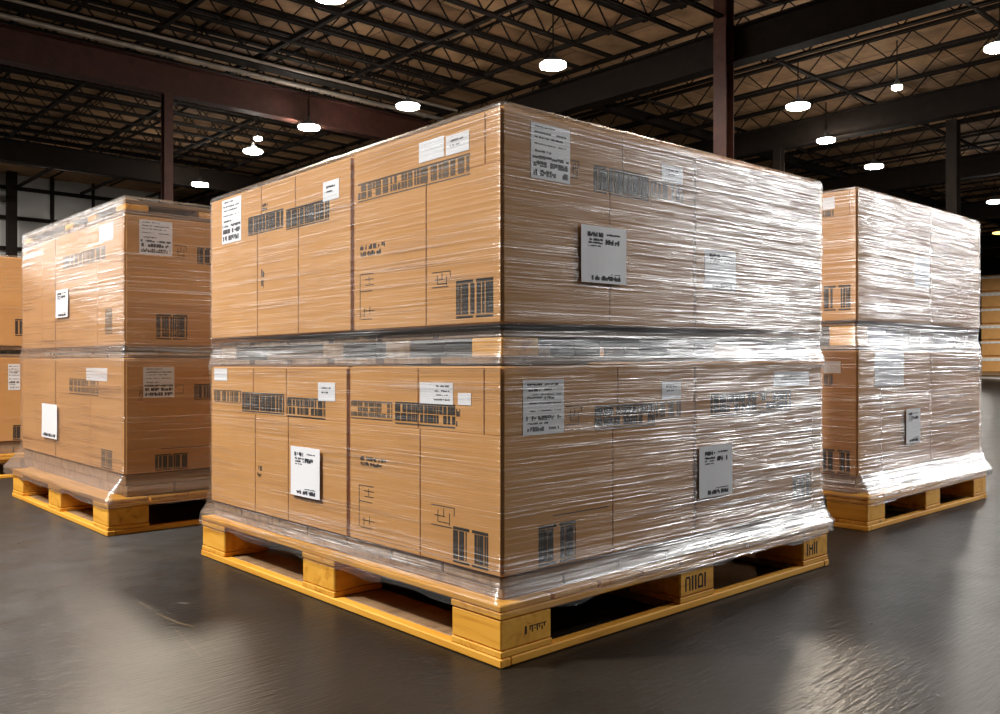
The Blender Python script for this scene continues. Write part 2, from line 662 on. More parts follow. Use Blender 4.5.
def place(cartons, face, feats, warp, film_thing=None, film_off=None):
    """feats: (kind, pixel rect, options); each goes to the carton whose box holds its middle"""
    for i, (kind, pr, op) in enumerate(feats):
        if len(pr) == 4:
            pr = (pr[0], pr[1], pr[3], pr[2], pr[1], pr[3])
        if kind == 'doc':
            dd = film_off(face.rect(*pr)[1] - .05)
            r = Face(face.axis, face.c - dd, face.warp).rect(*pr)
            paper(film_thing, face, r, op.get('lines', DOC), int(pr[0]), dd, warp, .0018, 'document_sheet')
            continue
        r = face.rect(*pr)
        sm, zm = (r[0] + r[2]) / 2, (r[1] + r[3]) / 2
        root = None
        for c, lo, hi in cartons:
            k = 1 if face.axis == 'X' else 0
            if abs(lo[1 - k] - face.c) < .004 and lo[k] <= sm <= hi[k] and lo[2] - .02 <= zm <= hi[2] + .02:
                root = c
                r = (max(lo[k] + .008, min(hi[k] - .008, r[0])), min(r[1], hi[2] - .006), max(lo[k] + .008, min(hi[k] - .008, r[2])), max(r[3], lo[2] + .006))
        seed = int(pr[0] * 31 + pr[1])
        if root is None:
            print('no carton for', kind, pr, r)
            continue
        if kind == 'band':
            bars_mb(face, r, seed, int(op.get('n', 46) * 1.3), op.get('fill', .62) ** .5, op.get('rows', 1), True, None, op.get('skip', ())).build('printed_bar_band', M['inkf' if op.get('faint') else 'ink'], root, warp)
        elif kind == 'code':
            bars_mb(face, r, seed, int(op.get('n', 14) * 1.3), op.get('fill', .74), 1, True, None, op.get('skip', ((.47, .55),))).build('printed_barcode', M['ink'], root, warp)
        elif kind == 'label':
            paper(root, face, r, op.get('lines', TAG), seed, PD + .0003, warp)
        elif kind == 'text':
            text_mb(face, r, [(.05, .42, 0, .95, 1.1), (.55, .92, .02, .8, 1.1)], seed, PD).build('printed_text', M['ink'], root, warp)
        elif kind == 'icon':
            rule_mb(face, r, [(0, 0, 1, 0), (0, 1, .9, 1), (.3, .2, .3, .8), (.3, .8, .8, .8), (.55, .1, .55, .5), (.8, .3, .8, .9), (.15, .5, .6, .5), (1, 0, 1, .4)], PD).build('printed_symbol', M['ink'], root, warp)
        elif kind == 'bracket':
            rule_mb(face, r, [(0, 0, 0, 1), (0, 0, .9, 0), (.3, .12, .9, .12), (.6, .05, .6, .22), (.35, .25, .9, .25), (0, .38, .8, .38), (.2, .82, .95, .82), (.3, .75, .3, .95), (.65, .72, .65, .9), (.1, 1, .8, 1)], PD).build('printed_symbol', M['ink'], root, warp)
        elif kind == 'line':
            rule_mb(face, r, op['segs'], PD, .003).build('drawn_line', M['inkf'], root, warp)


# ------------------------------------------------------------------ pallets
def pallet(x0, y0, lx, ly, label, warp=None, stencil=False, detail=True):
    root = thing('wooden_pallet', (x0 + lx / 2, y0 + ly / 2, 0), label, 'pallet')
    x1, y1 = x0 + lx, y0 + ly
    bx, by = .185, .20
    xs = [(x0, x0 + bx), (x0 + lx / 2 - bx / 2, x0 + lx / 2 + bx / 2), (x1 - bx, x1)]
    ys = [(y0, y0 + by), (y0 + ly / 2 - by / 2, y0 + ly / 2 + by / 2), (y1 - by, y1)]
    wx, wy = M['woodx'], M['woody']
    # runners on the floor: pale edge strips all round, boards between them coloured dark for the shade under the deck
    e = .034
    for a, b in ((x0, x0 + e), (x1 - e, x1)):
        MB().box((a, y0, .001), (b, y1, .023), .003).build('edge_board', wy, root)
    for c, d in ((y0 + .001, y0 + e), (y1 - e, y1 - .001)):
        MB().box((x0 + e + .001, c, .001), (x1 - e - .001, d, .0228), .003).build('edge_board', wx, root)
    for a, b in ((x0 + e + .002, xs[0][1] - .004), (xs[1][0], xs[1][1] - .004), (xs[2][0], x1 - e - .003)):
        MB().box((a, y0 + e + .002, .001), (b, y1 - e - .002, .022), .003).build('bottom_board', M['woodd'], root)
    for i, (a, b) in enumerate(xs):
        for j, (c, d) in enumerate(ys):
            MB().box((a + .003, c + .003, .024), (b - .003, d - .003, .040), .002).build('foot_board', wx, root)
            k = MB().box((a + .004, c + .004, .041), (b - .005, d - .005, .117), .004).build('block', wx if (i + j) % 2 else wy, root)
            if stencil and j == 0:
                mb = MB()
                rng = random.Random(i * 7 + 3)
                fy = c + .004
                zc = .078
                if i == 0:
                    u = a + .085
                    mb.box((u, fy - .0006, .068), (u + .006, fy + .001, .088))
                    for q in range(7):
                        uu = u + .016 + q * .0085
                        mb.box((uu, fy - .0006, .076 - .006 * (q % 2)), (uu + .0035, fy + .001, .087 - .004 * (q % 3)))
                    mb.box((u + .016, fy - .0006, .084), (u + .075, fy + .001, .0865))
                else:
                    u = a + .03
                    for q, ch in enumerate('AIIOI' if i == 1 else 'IHII'):
                        w = .009 if ch == 'I' else .026
                        z0, z1 = .056, .100
                        if ch == 'I':
                            mb.box((u, fy - .0006, z0), (u + .008, fy + .001, z1))
                        else:
                            mb.box((u, fy - .0006, z0), (u + .006, fy + .001, z1 - .006))
                            mb.box((u + w - .006, fy - .0006, z0), (u + w, fy + .001, z1 - .006))
                            if ch == 'H':
                                mb.box((u + .004, fy - .0006, .076), (u + w - .004, fy + .001, .083))
                            if ch in 'AO':
                                mb.box((u + .004, fy - .0006, z1 - .007), (u + w - .004, fy + .001, z1))
                            if ch == 'O':
                                mb.box((u + .004, fy - .0006, z0), (u + w - .004, fy + .001, z0 + .007))
                        u += w + .007
                mb.build('stencil_mark', M['ink'], k)
    # stringers across, deck on top
    for c, d in ys:
        MB().box((x0 + .001, c, .118), (x1 - .002, d - .004, .136), .003).build('stringer_board', wx, root)
    n = 9
    w = lx / n
    for q in range(n):
        a = x0 + q * w
        MB().box((a + (0 if q == 0 else .006), y0 + .001, .137), (a + w - (.006 if q < n - 1 else 0), y1 - .002, .154), .003).build('deck_board', wy, root)
    return root


def riser(x0, y0, x1, y1, z0, z1, label, blocks=True, yellow=False, warp=None):
    """a low slatted pallet between two layers: boards, blocks, boards"""
    root = thing('spacer_pallet', ((x0 + x1) / 2, (y0 + y1) / 2, z0), label, 'pallet')
    h = z1 - z0
    t = min(.018, h * .28)
    n = 6
    w = (y1 - y0) / n
    for q in range(n):
        a = y0 + q * w
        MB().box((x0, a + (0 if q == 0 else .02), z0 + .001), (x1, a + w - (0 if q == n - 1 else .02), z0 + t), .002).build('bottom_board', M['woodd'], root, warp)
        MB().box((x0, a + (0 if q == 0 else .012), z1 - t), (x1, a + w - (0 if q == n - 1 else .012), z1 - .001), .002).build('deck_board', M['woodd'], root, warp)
    if blocks:
        bw = .10 if yellow else .13
        for a in (x0, x0 + .33 if yellow else (x0 + x1) / 2 - .08, x1 - .16):
            for c in (y0, y0 + (y1 - y0) * .24, (y0 + y1) / 2 - .07, y1 - .14):
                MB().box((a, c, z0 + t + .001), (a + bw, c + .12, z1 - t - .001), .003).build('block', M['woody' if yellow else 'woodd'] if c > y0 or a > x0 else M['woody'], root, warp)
    return root


def skirt(x0, y0, x1, y1, z0, z1, parent):
    """the loose boards laid on a pallet deck under the bottom layer"""
    n = 7
    h = (z1 - z0) / 2
    for q in range(n):
        w = (x1 - x0) / n
        a = x0 + q * w
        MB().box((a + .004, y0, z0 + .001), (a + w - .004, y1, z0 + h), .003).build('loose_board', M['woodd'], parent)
    for q in range(n):
        w = (y1 - y0) / n
        a = y0 + q * w
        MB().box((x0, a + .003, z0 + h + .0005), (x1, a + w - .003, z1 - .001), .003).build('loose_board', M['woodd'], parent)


# ------------------------------------------------------------------ stretch film
def vnoise(x, y, seed):
    """smooth value noise on arrays"""
    xi, yi = np.floor(x).astype(np.int64), np.floor(y).astype(np.int64)
    fx, fy = x - xi, y - yi
    fx, fy = fx * fx * (3 - 2 * fx), fy * fy * (3 - 2 * fy)

    def h(a, b):
        k = (a * 374761393 + b * 668265263 + seed * 974634777) & 0xffffffff
        k = ((k ^ (k >> 13)) * 1274126177) & 0xffffffff
        return ((k ^ (k >> 16)) & 0xffff) / 65535.0
    return (h(xi, yi) * (1 - fx) + h(xi + 1, yi) * fx) * (1 - fy) + (h(xi, yi + 1) * (1 - fx) + h(xi + 1, yi + 1) * fx) * fy


def film(x0, y0, x1, y1, prof, top, label, seed, warp=None, fine=.022, dz=.0045, amp=.0018, layers=None, ropes=(), group=None, flare=(0, 0), pull=0.0):
    """wrapped round the rectangle; prof: (z, offset from the carton face); folded over the top edge"""
    r = .008
    pts = []           # (x, y, nx, ny)

    def side(ax, ay, bx, by, nx, ny, step):
        L = math.hypot(bx - ax, by - ay)
        k = max(2, int(L / step))
        for i in range(k + 1):
            t = i / k
            pts.append((ax + (bx - ax) * t, ay + (by - ay) * t, nx, ny))

    def corner(a0):
        for i in (1, 2):
            a = a0 + math.pi / 6 * i
            pts.append(None if False else ('c', a))
    # start at far end of the -X face, go to the front corner, along the -Y face, then round the back
    side(x0, y1 - r, x0, y0 + r, -1, 0, fine)
    cs = [(x0 + r, y0 + r, math.pi), (x1 - r, y0 + r, 1.5 * math.pi), (x1 - r, y1 - r, 0), (x0 + r, y1 - r, .5 * math.pi)]

    def arc(k):
        cx, cy, a0 = cs[k]
        for i in (1, 2, 3):
            a = a0 + math.pi / 8 * i
            pts.append((cx + r * math.cos(a), cy + r * math.sin(a), math.cos(a), math.sin(a)))
    arc(0)
    side(x0 + r, y0, x1 - r, y0, 0, -1, fine)
    arc(1)
    side(x1, y0 + r, x1, y1 - r, 1, 0, .11)
    arc(2)
    side(x1 - r, y1, x0 + r, y1, 0, 1, .11)
    arc(3)
    P = np.array(pts)
    seg = np.hypot(*(np.roll(P[:, :2], -1, 0) - P[:, :2]).T)
    s = np.concatenate([[0], np.cumsum(seg)[:-1]])
    per = s[-1] + seg[-1]
    pz, po = np.array(prof).T
    zs = np.arange(pz[0], top, dz)
    offs = np.interp(zs, pz, po)
    ker = np.ones(5) / 5
    offs = np.convolve(np.pad(offs, 2, mode='edge'), ker, 'valid')
    S, Z = np.meshgrid(s, zs)
    slant = .02 * np.sin(S * 2.1 + seed)
    w = .6 * vnoise(S * 1.5 + seed * 7.1, (Z + slant) * 70, seed) + .4 * vnoise(S * 2.6, (Z - slant) * 120, seed + 3)
    w = np.clip(w * 1.6 - .45, 0, 1) ** 1.3
    crease = np.clip(vnoise(S * 1.2, (Z + 2 * slant) * 17, seed + 9) * 2 - 1.1, 0, 1)
    boost = 1 + sum(k_ * np.exp(-((Z - z_) / w_) ** 2) for z_, w_, k_ in ropes) if ropes else 1
    d = offs[:, None] + amp * boost * w + .0025 * crease
    mit = 1 / np.maximum(np.abs(P[:, 2]), np.abs(P[:, 3]))[None]      # keep the corners square
    fl = np.clip((.25 - Z) / .09, 0, 1)
    X = P[None, :, 0] + P[None, :, 2] * d * mit - flare[0] * fl * np.clip(-P[None, :, 2] * 1.42, 0, 1) - pull * np.clip((.232 - Z) / .03, 0, 1) * np.clip(P[None, :, 2] * 1.42, 0, 1)
    Y = P[None, :, 1] + P[None, :, 3] * d * mit - flare[1] * fl * np.clip(-P[None, :, 3] * 1.42, 0, 1)
    ZZ = Z + 0 * X
    # ragged lower edge
    rag = .022 * vnoise(S[:1] * 9, S[:1] * 0, seed + 5) - .006
    fall = np.clip(1 - (Z - pz[0]) / .05, 0, 1)
    ZZ = ZZ - fall * rag
    rows = [np.stack([X, Y, ZZ], -1)]
    cx, cy = (x0 + x1) / 2, (y0 + y1) / 2
    for inset, dzt in ((-.003, .008), (.03, .0115), (.08, .0105)):
        ins = inset * (1 + .7 * (vnoise(s * 6, s * 0, seed + 11) - .5)) if inset > .01 else inset + 0 * s
        xx = np.clip(P[:, 0] - P[:, 2] * ins, x0 + ins, x1 - ins)
        yy = np.clip(P[:, 1] - P[:, 3] * ins, y0 + ins, y1 - ins)
        zz = top + dzt + .003 * vnoise(s * 14, s * 0 + inset * 100, seed + 2)
        rows.append(np.stack([xx, yy, zz], -1)[None])
    G = np.concatenate(rows, 0)
    nr, nc = G.shape[:2]
    V = G.reshape(-1, 3)
    if warp:
        V = np.array([warp(*p) for p in V])
    me = bpy.data.meshes.new('stretch_film')
    i = np.arange(nr - 1)[:, None] * nc
    j = np.arange(nc)[None, :]
    jn = (j + 1) % nc
    F = np.stack([i + j, i + jn, i + nc + jn, i + nc + j], -1).reshape(-1, 4)
    loc = np.array([(x0 + x1) / 2, (y0 + y1) / 2, prof[0][0]])
    V = V - loc
    me.vertices.add(len(V))
    me.vertices.foreach_set('co', V.astype(np.float32).ravel())
    me.loops.add(F.size)
    me.loops.foreach_set('vertex_index', F.astype(np.int32).ravel())
    me.polygons.add(len(F))
    me.polygons.foreach_set('loop_start', np.arange(0, F.size, 4, dtype=np.int32))
    me.polygons.foreach_set('use_smooth', np.ones(len(F), dtype=bool))
    me.update(calc_edges=True)
    uv = me.uv_layers.new(name='UVMap')
    su = np.concatenate([np.tile(s, (nr, 1))[..., None], G[..., 2:3]], -1).reshape(-1, 2)
    su[:, 0] += seed * 3.7
    uvs = su[F.ravel()]
    last = (F % nc)          # the seam quad runs to s = perimeter
    wrap = ((last == 0) & (np.roll(last, 1, 1).max(1, keepdims=True) == nc - 1)).ravel()
    uvs[wrap, 0] += per
    uv.data.foreach_set('uv', uvs.astype(np.float32).ravel())
    # film overlap, 0 = one or two layers, 1 = many; also whitens faces in place of glare
    lay = layers(P[:, 0], P[:, 1], (P[:, 2] < -.9).astype(int)) if layers else 0 * s
    at = me.attributes.new('layers', 'FLOAT', 'POINT')
    extra = sum(k_ * .42 * np.exp(-((G[..., 2] - z_) / w_) ** 2) for z_, w_, k_ in ropes) if ropes else 0.0
    at.data.foreach_set('value', (np.tile(lay, (nr, 1)) + extra).astype(np.float32).ravel())
    me.materials.append(M['film'])
    me.validate()
    o = bpy.data.objects.new('stretch_film', me)
    COL.objects.link(o)
    o.location = loc
    o['label'], o['category'] = label, 'plastic film'
    if group:
        o['group'] = group
    return o


# ================================================================== THE MIDDLE STACK
LX, LY, E0 = 1.637, 1.720, .030
ZB, ZL, ZU, ZT = .213, .738, .846, 1.386


def warp_mid(x, y, z):
    """the load has settled: its top sinks a little towards one end and rises towards the other"""
    k = max(0.0, (z - .2) / 1.18)
    return (x, y, z + k * (-.018 * y / LY + .020 * x / LX))


pal = pallet(0, 0, LX, LY, 'yellow wooden block pallet under the big central stack, stencilled blocks', stencil=True)
skirt(E0 + .006, E0 + .006, LX - E0, LY - E0, .1545, ZB - .002, pal)
riser(E0 + .022, E0 + .022, LX - E0 - .02, LY - E0 - .02, ZL + .006, ZU - .016, 'low slatted pallet sandwiched between the two layers of the big central stack', warp=warp_mid)

fx, fy = Face('X', E0, warp_mid), Face('Y', E0, warp_mid)
xm, ym_u, ym_l = fy.hit(694, 440)[0], fx.hit(353, 270)[0], fx.hit(349, 440)[0]
XE, YE = LX - .008, LY - E0
SX = lambda px, py: fx.hit(px, py)[0]
SY = lambda px, py: fy.hit(px, py)[0]
G = 'cartons of the central stack'
mid = []


def mk(label, lo, hi, faces, store, group, warp=None):
    store.append((carton(label, group, lo, hi, faces, warp), lo, hi))


gap = .007
# upper layer
mk('front-corner brown carton on the upper layer of the central stack, tall form label', (E0, E0, ZU), (xm - gap / 3, ym_u - gap, ZT),
   {'X': (fx, [SX(486, 130)], [SX(427, 260)], fx.hit(427, 180)[1]), 'Y': (fy, [SY(622, 150)], [SY(609, 260)], fy.hit(609, 185)[1])}, mid, G, warp_mid)
mk('brown carton on the upper layer of the central stack, end towards the reddish column', (E0, ym_u + gap, ZU), (xm - gap / 3, YE, ZT - .002),
   {'X': (fx, [SX(262, 190), SX(296, 180)], [SX(258, 290), SX(299, 290)], fx.hit(299, 218)[1])}, mid, G, warp_mid)
mk('brown carton on the upper layer of the central stack, under the whitest film glare', (xm + gap / 3, E0, ZU), (XE, ym_u - gap, ZT - .001),
   {'Y': (fy, [], [], fy.hit(720, 220)[1])}, mid, G, warp_mid)
# lower layer
mk('front-corner brown carton on the lower layer of the central stack, creased form label', (E0, E0, ZB), (xm - gap / 3, ym_l - gap, ZL),
   {'X': (fx, [SX(419, 380), SX(485, 400)], [SX(421, 490)], fx.hit(421, 429)[1]), 'Y': (fy, [SY(617, 385)], [SY(612, 490)], fy.hit(612, 427)[1])}, mid, G, warp_mid)
mk('brown lower-layer carton of the central stack, sheet beside its seam, end towards reddish column', (E0, ym_l + gap, ZB), (xm - gap / 3, YE, ZL - .001),
   {'X': (fx, [SX(254, 375), SX(287, 380)], [SX(256, 460), SX(289, 470)], fx.hit(289, 417)[1])}, mid, G, warp_mid)
mk('brown lower-layer carton of the central stack, under a sheet and the glare', (xm + gap / 3, E0, ZB), (XE, ym_l - gap, ZL - .001),
   {'Y': (fy, [], [SY(812, 440)], fy.hit(740, 415)[1])}, mid, G, warp_mid)

prof_mid = [(.124, .0345), (.156, .0365), (.170, .034), (.200, .018), (.27, .008), (.50, .0062), (.70, .008), (.745, .013), (.785, .000), (.815, -.003), (.85, .0068), (.90, .0062), (1.30, .0060), (1.38, .0060), (1.40, .0060)]
fm = film(E0, E0, XE, YE, prof_mid, ZT + .001, 'clear stretch film wrapped around the big central stack of cartons', 1, warp_mid, layers=lambda x, y, f: np.where(f == 1, 0.0, np.clip((x - .45) / .75, 0, 1)), ropes=((.79, .05, 2.0), (.165, .045, 2.0)))
off_mid = lambda z: float(np.interp(z, *np.array(prof_mid).T)) + .004

place(mid, fx, [
    ('label', (223, 202, 245, 242, 194.5, 240), dict(lines=DARKF)),
    ('band', (249, 217, 235, 284, 209, 229), dict(n=26)),
    ('band', (287, 208, 229, 330, 200, 221), dict(n=24)),
    ('label', (324, 182, 201, 340, 179, 199), {}),
    ('text', (263, 203, 269, 211), {}),
    ('text', (262, 268, 265, 290), {}),
    ('band', (359, 187, 205, 471, 150, 172), dict(n=40, faint=True, fill=.5, rows=2)),
    ('label', (447, 137, 157, 470, 130, 149), {}),
    ('label', (420, 143, 163, 445, 136, 157), dict(lines=None)),
    ('text', (361, 243, 387, 256), {}),
    ('bracket', (361, 274, 376, 319), {}),
    ('icon', (433, 272, 451, 287), {}),
    ('code', (457, 281, 318, 494, 277, 317), {}),
    ('band', (215, 389, 401, 242, 391, 404), dict(n=14, faint=True, fill=.4)),
    ('band', (243, 391, 411, 285, 395, 415), dict(n=30)),
    ('band', (288, 396, 416, 326, 400, 420), dict(n=26, fill=.5, rows=2)),
    ('label', (319, 382, 400, 336, 383, 402), {}),
    ('label', (215, 366, 380, 228, 367, 381), dict(lines=None)),
    ('text', (258, 465, 263, 478), {}),
    ('doc', (291, 445, 494, 320, 450, 500), {}),
    ('band', (352, 400, 417, 393, 402, 422), dict(n=24, faint=True, fill=.55, rows=3)),
    ('band', (396, 402, 423, 456, 404, 429), dict(n=30, rows=2)),
    ('label', (421, 383, 403, 454, 382, 405), dict(lines=[(.12, .2, .5, .9, 1), (.35, .42, .45, .9, .8), (.55, .6, .5, .85, .7), (.75, .82, .4, .9, .8)])),
    ('label', (459, 393, 405, 472, 393, 405), dict(lines=None)),
    ('text', (457, 408, 461, 428), {}),
    ('text', (361, 457, 388, 468), {}),
    ('bracket', (360, 486, 376, 528), {}),
    ('icon', (432, 504, 524, 455, 508, 528), {}),
    ('code', (454, 526, 562, 489, 533, 570), {}),
], warp_mid, fm, off_mid)
place(mid, fy, [
    ('label', (530, 121, 176, 569, 131, 186), dict(lines=DARKF)),
    ('icon', (570, 161, 578, 178), {}),
    ('band', (593, 164, 192, 648, 177, 201), dict(n=26, skip=((.22, .27),))),
    ('band', (650, 179, 199, 682, 187, 202), dict(n=14, faint=True, fill=.3)),
    ('label', (661, 164, 180, 682, 168, 186), {}),
    ('doc', (581, 225, 284, 626, 229, 283), {}),
    ('label', (704, 249, 289, 735, 252, 291), dict(lines=DOC)),
    ('label', (522, 380, 434, 563, 379, 434), dict(lines=FORM)),
    ('icon', (565, 406, 581, 424), {}),
    ('band', (594, 405.5, 432, 654, 402, 424), dict(n=28, rows=2)),
    ('band', (655, 402, 423, 680, 400, 414), dict(n=10, faint=True, fill=.25)),
    ('label', (661, 381, 399, 680, 381, 399), {}),
    ('code', (538, 525, 566, 575, 521, 560), {}),
    ('line', (552, 514, 517, 608, 505, 508), dict(segs=[(0, .5, 1, .5)])),  # carton crease drawn as a flat dark line
    ('band', (710, 395, 418, 790, 389, 409), dict(n=36, rows=2)),
    ('label', (773, 373, 387, 808, 370, 385), {}),
    ('doc', (699, 447, 500, 732, 443, 492), {}),
    ('band', (792, 476, 503, 810, 472, 498), dict(n=8, faint=True)),
], warp_mid, fm, off_mid)

# ================================================================== THE STACK TO ITS SIDE (beyond, along Y)
ax0, ay0, alx, aly = -.145, 2.336, 1.62, 1.853
ae = .03
AX = Face('X', ax0)
aly = AX.hit(12, 470)[0] - ay0
FA = .055
palA = pallet(ax0, ay0, alx, aly, 'yellow wooden block pallet under the wrapped stack with the wooden top frame')
AZ = (.255, .765, .820, 1.395)
AX1, AY1 = ax0 + alx - ae, Face('X', ax0 + FA + ae).hit(23, 300)[0]
skirt(ax0 + FA + ae + .006, ay0 + ae + .006, ax0 + alx - ae, AY1, .1545, AZ[0] - .002, palA)
riser(ax0 + FA + ae + .02, ay0 + ae + .02, ax0 + alx - ae - .02, AY1 - .02, AZ[1] + .004, AZ[2] - .004, 'thin slatted spacer between the two layers of the stack with the wooden top frame', False)
riser(ax0 + FA + ae + .004, ay0 + ae + .004, ax0 + alx - ae - .004, AY1 - .004, AZ[3] + .002, 1.462, 'wooden frame with yellow blocks lying on top of a wrapped stack', True, True)
fax, fay = Face('X', ax0 + FA + ae), Face('Y', ay0 + ae)
GA = 'cartons of the stack with the wooden top frame'
stA = []
ya = fax.hit(56, 290)[0]

mk('brown carton under the wooden top frame, form label above a barcode, upper layer', (ax0 + FA + ae, ay0 + ae, AZ[2]), (AX1, ya - .004, AZ[3]),
   {'X': (fax, [], [fax.hit(98, 300)[0]], fax.hit(98, 265)[1]), 'Y': (fay, [fay.hit(213, 240)[0]], [], fay.hit(170, 268)[1])}, stA, GA)
mk('brown carton at the far end of the upper layer under the wooden top frame', (ax0 + FA + ae, ya + .004, AZ[2]), (AX1, AY1, AZ[3] - .002),
   {'X': (fax, [], [fax.hit(43, 290)[0]], fax.hit(40, 262)[1])}, stA, GA)
mk('brown carton below the creased label, lower layer of the stack with the wooden top frame', (ax0 + FA + ae, ay0 + ae, AZ[0]), (AX1, ya - .004, AZ[1]),
   {'X': (fax, [], [fax.hit(91, 440)[0]], fax.hit(90, 396)[1]), 'Y': (fay, [], [], fay.hit(170, 447)[1])}, stA, GA)
mk('brown carton at the far end of the lower layer, stack with the top frame', (ax0 + FA + ae, ya + .004, AZ[0]), (AX1, AY1, AZ[1] - .002),
   {'X': (fax, [], [], fax.hit(40, 396)[1])}, stA, GA)
prof_a = [(.124, .0345), (.152, .0365), (.166, .034), (.22, .020), (.30, .012), (.60, .010), (.75, .016), (.79, .012), (.825, .007), (1.38, .006), (1.40, .0055), (1.47, .006), (1.49, .006)]
fa = film(ax0 + FA + ae, ay0 + ae, AX1, AY1, prof_a, 1.466, 'clear stretch film around the stack with the wooden top frame', 2, None, .03, .006, layers=lambda x, y, f: np.where(f == 1, 1.0, .1), ropes=((.79, .05, 2.0), (.175, .05, 4.0)), flare=(FA, 0))  # milky haze on the -X face stands in for blocked film glare
off_a = lambda z: float(np.interp(z, *np.array(prof_a).T)) + .004
place(stA, fax, [
    ('doc', (56, 291, 319, 68, 288, 316), {}),
    ('band', (64, 255, 268, 106, 248, 262), dict(n=24, faint=True, fill=.5)),
    ('band', (106, 309, 334, 113, 308, 334), dict(n=5, faint=True)),
    ('label', (100, 226, 242, 114, 222, 240), dict(lines=None)),
    ('doc', (42, 404, 437, 57, 404, 439), dict(lines=[(.86, .95, .1, .9, 1)])),
    ('band', (70, 379, 393, 99, 379, 397), dict(n=16, faint=True, rows=2)),
    ('label', (87, 368, 380, 108, 368, 382), dict(lines=None)),
    ('band', (102, 449, 470, 113, 450, 476), dict(n=6, faint=True)),
], None, fa, off_a)
place(stA, fay, [
    ('label', (139, 220, 255, 172, 222, 255), dict(lines=DARKF)),
    ('icon', (174, 246, 186, 258), {}),
    ('code', (197, 247, 264, 214, 249, 265), dict(n=7, skip=((.4, .5),))),
    ('code', (156, 314, 340, 187, 315, 339), dict(n=12, skip=((.48, .53),))),
    ('icon', (138, 387, 143, 400), {}),
    ('label', (143, 367, 398, 174, 367, 397), dict(lines=DARKF)),
    ('line', (175, 385, 183, 393), dict(segs=[(0, 0, 1, 0), (1, 0, 1, 1), (0, 1, 1, 1)])),
    ('code', (194, 384, 400, 210, 384, 399), dict(n=7, skip=())),
    ('line', (160, 448, 451, 208, 444, 446), dict(segs=[(0, .5, 1, .5)])),  # carton crease drawn as a flat dark line
    ('code', (155, 454, 480, 188, 453, 477), dict(n=12, skip=((.48, .53),))),
], None)

# ================================================================== THE STACK ON THE OTHER SIDE (beyond, along X)
bx0, by0, blx, bly = 2.366, .195, 1.717, 1.70
BZ = (.235, .800, .935, 1.525)
blx = Face('Y', by0).hit(987, 470)[0] - bx0
FB = .035
palB = pallet(bx0, by0, blx, bly, 'yellow wooden block pallet under the most heavily filmed stack')
skirt(bx0 + ae + .006, by0 + FB + ae + .006, bx0 + blx - ae, by0 + bly - ae, .1545, BZ[0] - .002, palB)
riser(bx0 + ae + .02, by0 + FB + ae + .02, bx0 + blx - ae - .02, by0 + bly - ae - .02, BZ[1] + .004, BZ[2] - .006, 'slatted spacer pallet between the two layers of the most heavily filmed stack')
fbx, fby = Face('X', bx0 + ae), Face('Y', by0 + FB + ae)
GB = 'cartons of the most heavily filmed stack'
stB = []
BX1, BY1 = Face('Y', by0 + FB + ae).hit(979, 350)[0], by0 + bly - ae
xb = fby.hit(930, 420)[0]
mk('brown carton with a white tag and twin barcode, upper layer of the heavily filmed stack', (bx0 + ae, by0 + FB + ae, BZ[2]), (xb - .004, BY1, BZ[3]),
   {'X': (fbx, [fbx.hit(850, 200)[0]], [], fbx.hit(840, 217)[1]), 'Y': (fby, [], [], 1.3)}, stB, GB)
mk('brown carton behind white glare, outer end of the upper layer, heavily filmed stack', (xb + .004, by0 + FB + ae, BZ[2]), (BX1, BY1, BZ[3] - .002),
   {'Y': (fby, [], [], 1.3)}, stB, GB)
mk('brown carton with a pale tag and twin barcode, lower layer of the heavily filmed stack', (bx0 + ae, by0 + FB + ae, BZ[0]), (xb - .004, BY1, BZ[1]),
   {'X': (fbx, [], [], fbx.hit(840, 392)[1]), 'Y': (fby, [fby.hit(881, 400)[0]], [fby.hit(881, 440)[0]], .6)}, stB, GB)
mk('brown carton at the outer end of the lower layer, heavily filmed stack', (xb + .004, by0 + FB + ae, BZ[0]), (BX1, BY1, BZ[1] - .002),
   {'Y': (fby, [], [], .6)}, stB, GB)
prof_b = [(.124, .0345), (.156, .0365), (.170, .034), (.21, .020), (.29, .012), (.60, .010), (.78, .014), (.82, .010), (.87, -.002), (.92, .000), (.95, .007), (1.50, .006), (1.56, .005)]
fb = film(bx0 + ae, by0 + FB + ae, BX1, BY1, prof_b, BZ[3] + .001, 'clear crinkled stretch film around the most heavily filmed stack', 3, None, .03, .006, layers=lambda x, y, f: np.where(f == 1, 0.0, np.clip((x - bx0 - .05) / .2, 0, 1)), ropes=((.87, .06, 1.5), (.165, .045, .6)), flare=(0, FB), pull=BX1 - (bx0 + blx - ae))
off_b = lambda z: float(np.interp(z, *np.array(prof_b).T)) + .004
place(stB, fbx, [
    ('label', (823, 198, 210, 835, 197, 209), dict(lines=None)),
    ('band', (823, 211, 214, 834, 210, 220), dict(n=5, faint=True)),
    ('code', (824, 287, 311, 851, 284, 310), dict(n=11, skip=((.45, .55),))),
    ('label', (824, 361, 373, 841, 361, 373), dict(lines=None)),
    ('band', (824, 374, 386, 833, 374, 386), dict(n=5, faint=True)),
    ('code', (823, 449, 472, 850, 450, 475), dict(n=11, skip=((.45, .55),))),
], None)
place(stB, fby, [
    ('label', (914, 255, 288, 933, 258, 287), dict(lines=None)),
    ('label', (874, 353, 388, 903, 352, 384), dict(lines=None)),
    ('doc', (906, 410, 445, 920, 407, 441), {}),
], None, fb, off_b)

